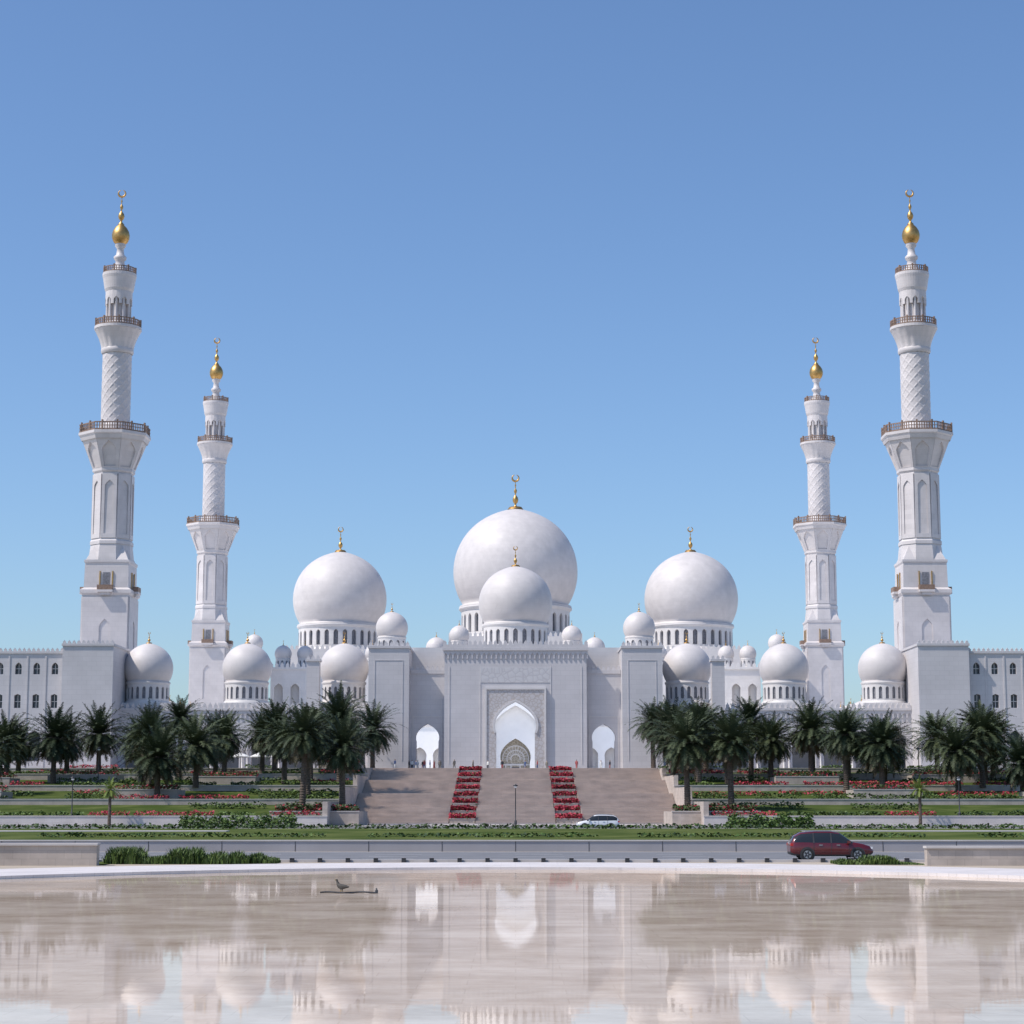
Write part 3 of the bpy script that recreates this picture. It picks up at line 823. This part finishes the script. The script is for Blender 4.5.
def palm(x, y, ztop, crown=None, sc=None, zb=None, tr=1.0):
    zb = tz(x, y) if zb is None else zb
    sc = sc or random.uniform(.9, 1.16)
    h = ztop-zb-4.0*sc
    e = empty("palm_tree", (x, y, zb-.15))
    o = bpy.data.objects.new("trunk", TR); COL.objects.link(o); o.parent = e; o.scale = (tr, tr, h)
    o.rotation_euler = (random.uniform(-.03, .03), random.uniform(-.03, .03), random.uniform(0, 6))
    c = bpy.data.objects.new("crown", crown or CR[cnt[0] % 5]); cnt[0] += 1; COL.objects.link(c); c.parent = e
    c.location = (0, 0, h); c.scale = (sc, sc, sc*random.uniform(.92, 1.08)); c.rotation_euler = (random.uniform(-.15, .15), random.uniform(-.15, .15), random.uniform(0, 6.28))
for x, y, zt in [(-73.3, 290, 16.5), (-66.5, 290, 17.5), (-63.1, 305, 18.2), (-76.5, 310, 16.2), (-49.1, 270, 16.8), (-50.1, 300, 19.6), (-44.4, 280, 16.0), (-43.4, 300, 16.9),
                 (-36.5, 305, 19.2), (-24.9, 285, 19.6), (-23.4, 330, 19.8), (-57.5, 314, 17.0), (-39.5, 314, 17.8), (-30.5, 300, 18.6), (-46.5, 262, 14.0), (-26.8, 304, 19.6),
                 (-69.5, 312, 17.2), (-53.5, 288, 16.2), (-33.0, 288, 16.4), (-28.5, 318, 19.2), (-47.0, 316, 18.0), (-71.5, 272, 14.6), (-27.8, 270, 15.9),
                 (22.6, 330, 20.4), (23.4, 300, 18.2), (35.0, 300, 19.4), (39.3, 310, 17.2), (42.5, 290, 18.2), (45.1, 275, 16.7), (49.4, 272, 15.6), (62.7, 300, 17.5),
                 (64.8, 280, 17.6), (66.6, 265, 12.7), (29.0, 308, 18.8), (56.0, 314, 16.5), (49.5, 300, 17.6), (71.0, 300, 17.0), (26.6, 296, 18.6),
                 (25.8, 284, 17.9), (30.5, 290, 16.8), (24.8, 318, 19.8), (53.0, 290, 16.0), (46.0, 312, 17.8), (67.5, 290, 16.6), (74, 282, 15.8), (60.5, 276, 14.8), (37.5, 296, 16.8),
                 (-84, 295, 17), (-92, 280, 16.5), (80, 292, 17), (88, 282, 16.5), (97, 300, 18), (-101, 302, 18)]:
    palm(x, y, zt)
for x, y, zt in [(-26.2, 248, 15.7), (-21.4, 250, 14.4), (21.3, 250, 15.3), (26.5, 248, 15.0)]:
    palm(x, y, zt, zb=2.3)
palm(-47.0, 234, 6.9, CRY, .45, tr=.5); palm(46.8, 234, 7.0, CRY, .45, tr=.5)

# ------------------------------------------------------------------ lamps, parasols
def lamp(x, y, z, h):
    b = B()
    b.lathe([(.16, 0), (.16, .5), (.07, .6), (.05, h-.2), (.09, h-.15), (.09, h)], 10, 0, 0, M_DARK)
    b.lathe([(.09, h), (.28, h+.1), (.3, h+.18), (.05, h+.3), (.01, h+.36)], 14, 0, 0, M_DARK)
    b.lathe([(.05, h-.18), (.2, h-.05), (.2, h+.1)], 12, 0, 0, M_LAMPW)
    o = b.obj("street_lamp"); o.location = (x, y, z)
lamp(0, 247, .8, 4.6); lamp(-52, 236.9, 1.8, 4.4); lamp(52, 236.9, 1.8, 4.4); lamp(-60, 290, 6.1, 5); lamp(58, 290, 6.1, 5)
for x in (-44.5, -41.5, -38.5):
    b = B()
    b.lathe([(.35, 0), (.35, .08), (.05, .1), (.04, 2.3)], 10, 0, 0, M_DARK)
    b.lathe([(1.5, 2.0), (1.52, 2.12), (.8, 2.45), (.05, 2.75), (.01, 2.9)], 8, 0, 0, M_CANVAS, False)
    o = b.obj("parasol"); o.location = (x, 326, PZ)

# ------------------------------------------------------------------ cars
def car(name, paint, x, y, z, rot):
    e = empty(name, (x, y, z)); e.rotation_euler = (0, 0, rot)
    S = [(-2.37, .50, .80, .84, .70, .55), (-2.33, .36, .95, 1.02, .83, .72), (-2.12, .28, 1.02, 1.38, .90, .64), (-1.75, .26, 1.03, 1.58, .92, .66), (-.9, .25, 1.01, 1.66, .93, .68),
         (-.05, .25, 1.0, 1.66, .93, .68), (.45, .25, .99, 1.58, .93, .66), (1.2, .25, .97, 1.05, .92, .78), (1.75, .27, .90, .96, .90, .74), (2.15, .30, .80, .84, .84, .66), (2.33, .38, .62, .66, .74, .55), (2.38, .48, .56, .58, .66, .5)]
    b = B(); vs = []; ring_n = 12
    for (sx, zb, zl, zr, wb, wr) in S:
        zm = (zb+zl)/2; zz = zl+(zr-zl)*.86
        half = [(wb*.86, zb), (wb*.98, zb+.1), (wb, zm), (wb*.98, zl), (wr+.03, zz), (wr*.8, zr)]
        vs += [(sx, -h, zz_) for h, zz_ in half]+[(sx, h, zz_) for h, zz_ in reversed(half)]
    b.v = vs; kp = b.mi(paint); kg = b.mi(M_CGLASS); kd = b.mi(M_DARK)
    n = len(S)
    for i in range(n-1):
        for k in range(ring_n):
            k2 = (k+1) % ring_n
            b.f.append([i*ring_n+k, (i+1)*ring_n+k, (i+1)*ring_n+k2, i*ring_n+k2]); b.s.append(True)
            mat = kp
            if k in (3, 7) and 2 <= i <= 6: mat = kg
            if k in (4, 5, 6) and i in (6,): mat = kg
            if k in (4, 5, 6) and i in (1,): mat = kg
            if k in (0, 10, 11): mat = kd
            b.m.append(mat)
    b.f.append(list(range(ring_n))); b.m.append(kp); b.s.append(False)
    b.f.append([(n-1)*ring_n+k for k in range(ring_n)]); b.m.append(kp); b.s.append(False)
    o = b.obj("body", e)
    d = B()
    for sy in (-1, 1):
        for xx in (-1.05, -.05):
            d.add([(xx-.04, sy*.925, 1.0), (xx+.05, sy*.925, 1.0), (xx+.05, sy*.725, 1.56), (xx-.04, sy*.725, 1.56)], [(0, 1, 2, 3)], M_DARK)
        for xx in (-1.05, -.05, .95): d.box(xx-.008, xx+.008, sy*.935-.004, sy*.935+.004, .4, .98, M_DARK)
        d.box(-.75, -.55, sy*.94-.015, sy*.94+.015, .86, .90, M_ALLOY); d.box(.25, .45, sy*.94-.015, sy*.94+.015, .86, .90, M_ALLOY)
        d.box(.85, 1.02, min(sy*.93, sy*1.1), max(sy*.93, sy*1.1), .98, 1.12, paint)
        d.box(-2.36, -2.1, min(sy*.6, sy*.86), max(sy*.6, sy*.86), .82, .98, M_LAMPR)
        d.box(2.08, 2.33, min(sy*.5, sy*.78), max(sy*.5, sy*.78), .66, .78, M_LAMPW)
        d.box(-1.6, .2, min(sy*.6, sy*.64), max(sy*.6, sy*.64), 1.66, 1.69, M_ALLOY)
    d.box(2.36, 2.41, -.4, .4, .42, .58, M_DARK)
    d.obj("trim", e)
    w = B()
    for xx in (-1.42, 1.45):
        for sy in (-1, 1):
            def cyl(r0, r1, ya, yb, m, seg=24):
                vs = []; fs = []
                for yy, r in ((ya, r0), (yb, r1)):
                    for i in range(seg):
                        a = 2*pi*i/seg; vs.append((xx+r*cos(a), sy*yy, .35+r*sin(a)))
                fs = [(i, (i+1) % seg, seg+(i+1) % seg, seg+i) for i in range(seg)]+[tuple(range(seg)), tuple(range(seg, 2*seg))]
                w.add(vs, fs, m)
            cyl(.42, .42, .70, .935, M_DARK); cyl(.35, .35, .72, .95, M_TYRE); cyl(.35, .33, .95, .965, M_TYRE)
            cyl(.22, .22, .9, .972, M_ALLOY)
            for q in range(5):
                a = q*2*pi/5; c, s_ = cos(a), sin(a)
                w.add([(xx+c*.04-s_*.06, sy*.976, .35+s_*.04+c*.06), (xx+c*.2-s_*.05, sy*.976, .35+s_*.2+c*.05), (xx+c*.2+s_*.05, sy*.976, .35+s_*.2-c*.05), (xx+c*.04+s_*.06, sy*.976, .35+s_*.04-c*.06)], [(0, 1, 2, 3)], M_DARK)
    w.obj("wheels", e)
    return e
car("car", M_RED, 18.05, 116.5, .11, radians(0))
car("car", M_WCAR, 9.0, 222, .5, radians(180))

# ------------------------------------------------------------------ people and birds
def skin(name, P, E, R, sub=1, mats=None, pick=None):
    me = bpy.data.meshes.new("tmp"); me.from_pydata(P, E, []); o = bpy.data.objects.new("tmp", me); COL.objects.link(o)
    md = o.modifiers.new("s", 'SKIN'); o.modifiers.new("u", 'SUBSURF').levels = sub
    for i, r in enumerate(R): me.skin_vertices[0].data[i].radius = (r, r)
    me.skin_vertices[0].data[0].use_root = True
    bpy.context.view_layer.update()
    dg = bpy.context.evaluated_depsgraph_get(); nm = bpy.data.meshes.new_from_object(o.evaluated_get(dg)); nm.name = name
    bpy.data.objects.remove(o)
    nm.materials.clear()
    for m in mats: nm.materials.append(m)
    for p_ in nm.polygons:
        p_.use_smooth = True; p_.material_index = pick(p_.center)
    o = bpy.data.objects.new(name, nm); COL.objects.link(o); return o
cloth = [simple("cloth_a", (.7, .7, .68)), simple("cloth_b", (.03, .03, .035)), simple("cloth_c", (.08, .12, .25)), simple("cloth_d", (.35, .08, .08)), simple("cloth_e", (.2, .18, .15))]
def person(x, y, z, rot, top, bot, stride=.15, robe=False):
    P = [(0, 0, .95), (0, 0, 1.2), (0, 0, 1.42), (0, 0, 1.52), (0, .01, 1.64), (0, 0, 1.72),
         (.19, 0, 1.40), (.25, .03, 1.12), (.24, -.1, .88), (-.19, 0, 1.40), (-.25, -.03, 1.12), (-.24, -.08, .88),
         (.10, 0, .9), (.11, -stride*.6, .5), (.11, stride*.2-.02, .09), (.11, -.16+stride*.2, .04),
         (-.10, 0, .9), (-.11, stride*.3, .5), (-.11, stride+.02, .09), (-.11, stride-.12, .04)]
    E = [(0, 1), (1, 2), (2, 3), (3, 4), (4, 5), (2, 6), (6, 7), (7, 8), (2, 9), (9, 10), (10, 11), (0, 12), (12, 13), (13, 14), (14, 15), (0, 16), (16, 17), (17, 18), (18, 19)]
    R = [.15, .14, .15, .06, .10, .07, .07, .045, .035, .07, .045, .035, .10, .07, .045, .04, .10, .07, .045, .04]
    if robe:
        R[13] = R[17] = .13; R[14] = R[18] = .12
    def pk(c):
        if c.z > 1.66 or (c.z > 1.55 and c.y > .05): return 3
        if c.z > 1.5: return 2
        if c.z < .92 and abs(c.x) > .19: return 2
        return 0 if c.z > .95 else 1
    o = skin("person", P, E, R, 1, [top, bot, M_SKIN, M_HAIR], pk); o.location = (x, y, z); o.rotation_euler = (0, 0, rot)
pp = [(-16.2, 334), (-15.4, 335.5), (-14.2, 334.5), (-13.6, 337), (-12.5, 333), (-17.0, 331), (-17.6, 333), (-16.6, 336), (-15.0, 332), (-7, 332), (-4.6, 335), (-2.2, 331.5), (1.6, 334), (3.6, 332), (5.2, 336), (14.2, 335), (15.6, 333), (-19.5, 326), (10.0, 330), (-10.0, 329)]
for i, (x, y) in enumerate(pp):
    robe = i % 3 == 0
    a = cloth[i % 5]; person(x, y, PZ, random.uniform(0, 6.28), a, a if robe else cloth[(i*2+1) % 5], .2, robe)
M_BIRD = simple("bird_feather", (.05, .045, .04), .7)
M_BILL = simple("bird_bill", (.3, .2, .05), .5)
def bird(x, y, z, rot, up=1):
    P = [(0, 0, .20), (.14, 0, .22), (.20, 0, .34*up+.02), (.23, 0, .44*up), (.33, 0, .43*up), (-.16, 0, .19), (-.34, 0, .18), (0, .05, .10), (0, .05, .0), (0, -.05, .10), (0, -.05, .0)]
    E = [(0, 1), (1, 2), (2, 3), (3, 4), (0, 5), (5, 6), (0, 7), (7, 8), (0, 9), (9, 10)]
    R = [.11, .09, .04, .045, .012, .08, .02, .02, .012, .02, .012]
    o = skin("bird", P, E, R, 2, [M_BIRD, M_BILL], lambda c: 1 if (c.x > .28 or c.z < .06) else 0)
    o.location = (x, y, z); o.rotation_euler = (0, 0, rot); return o
bird(-6.5, 76.0, .06, radians(150))
b = B(); vs = []; fs = []
for j in range(13):
    x = -7.3+j*.18; yy = 76+.04*sin(j); zz = .035+.02*sin(j*.9)
    for k in range(6): a = k*pi/3; vs.append((x, yy+.035*cos(a), zz+.035*sin(a)))
for j in range(12):
    for k in range(6): fs.append((j*6+k, j*6+(k+1) % 6, (j+1)*6+(k+1) % 6, (j+1)*6+k))
b.add(vs, fs, M_DARK, True)
b.lathe([(.06, 0), (.06, .12), (.03, .14), (.03, .2), (.001, .2)], 10, -5.2, 76, M_DARK)
b.obj("fountain_pipe")

# ------------------------------------------------------------------ light, sky, camera
SE, SAZ = radians(54), radians(250)
sd = (cos(SE)*sin(SAZ), cos(SE)*cos(SAZ), sin(SE))
w = bpy.data.worlds.new("World"); scene.world = w; w.use_nodes = True
N, L = w.node_tree.nodes, w.node_tree.links
sky = N.new("ShaderNodeTexSky"); sky.sky_type = 'NISHITA'; sky.sun_disc = False
sky.sun_elevation = SE; sky.sun_rotation = SAZ; sky.air_density = 1.0; sky.dust_density = .9; sky.ozone_density = 2.0; sky.altitude = 0
mx = N.new("ShaderNodeMix"); mx.data_type = 'RGBA'; mx.blend_type = 'MULTIPLY'; mx.inputs[0].default_value = 1
mx.inputs[7].default_value = (.92, 1.09, 1.30, 1)
bg = N["Background"]; bg.inputs[1].default_value = .116
L.new(sky.outputs[0], mx.inputs[6]); L.new(mx.outputs[2], bg.inputs[0])
sl = bpy.data.lights.new("sun", 'SUN'); sl.energy = 4.3; sl.angle = radians(.5); sl.color = (1, .93, .85)
so = bpy.data.objects.new("sun", sl); COL.objects.link(so); so.location = (0, 0, 200)
from mathutils import Vector
so.rotation_euler = Vector(sd).to_track_quat('Z', 'Y').to_euler()

cam = bpy.data.cameras.new("camera"); co = bpy.data.objects.new("camera", cam); COL.objects.link(co)
cam.lens = 36*2000/1024; cam.sensor_width = 36; cam.clip_end = 12000; cam.clip_start = .1
co.location = (0, 0, 3.3); co.rotation_euler = (radians(90+8.31), 0, radians(.10))
scene.camera = co
scene.view_settings.view_transform = 'Standard'; scene.view_settings.look = 'None'; scene.view_settings.exposure = 0
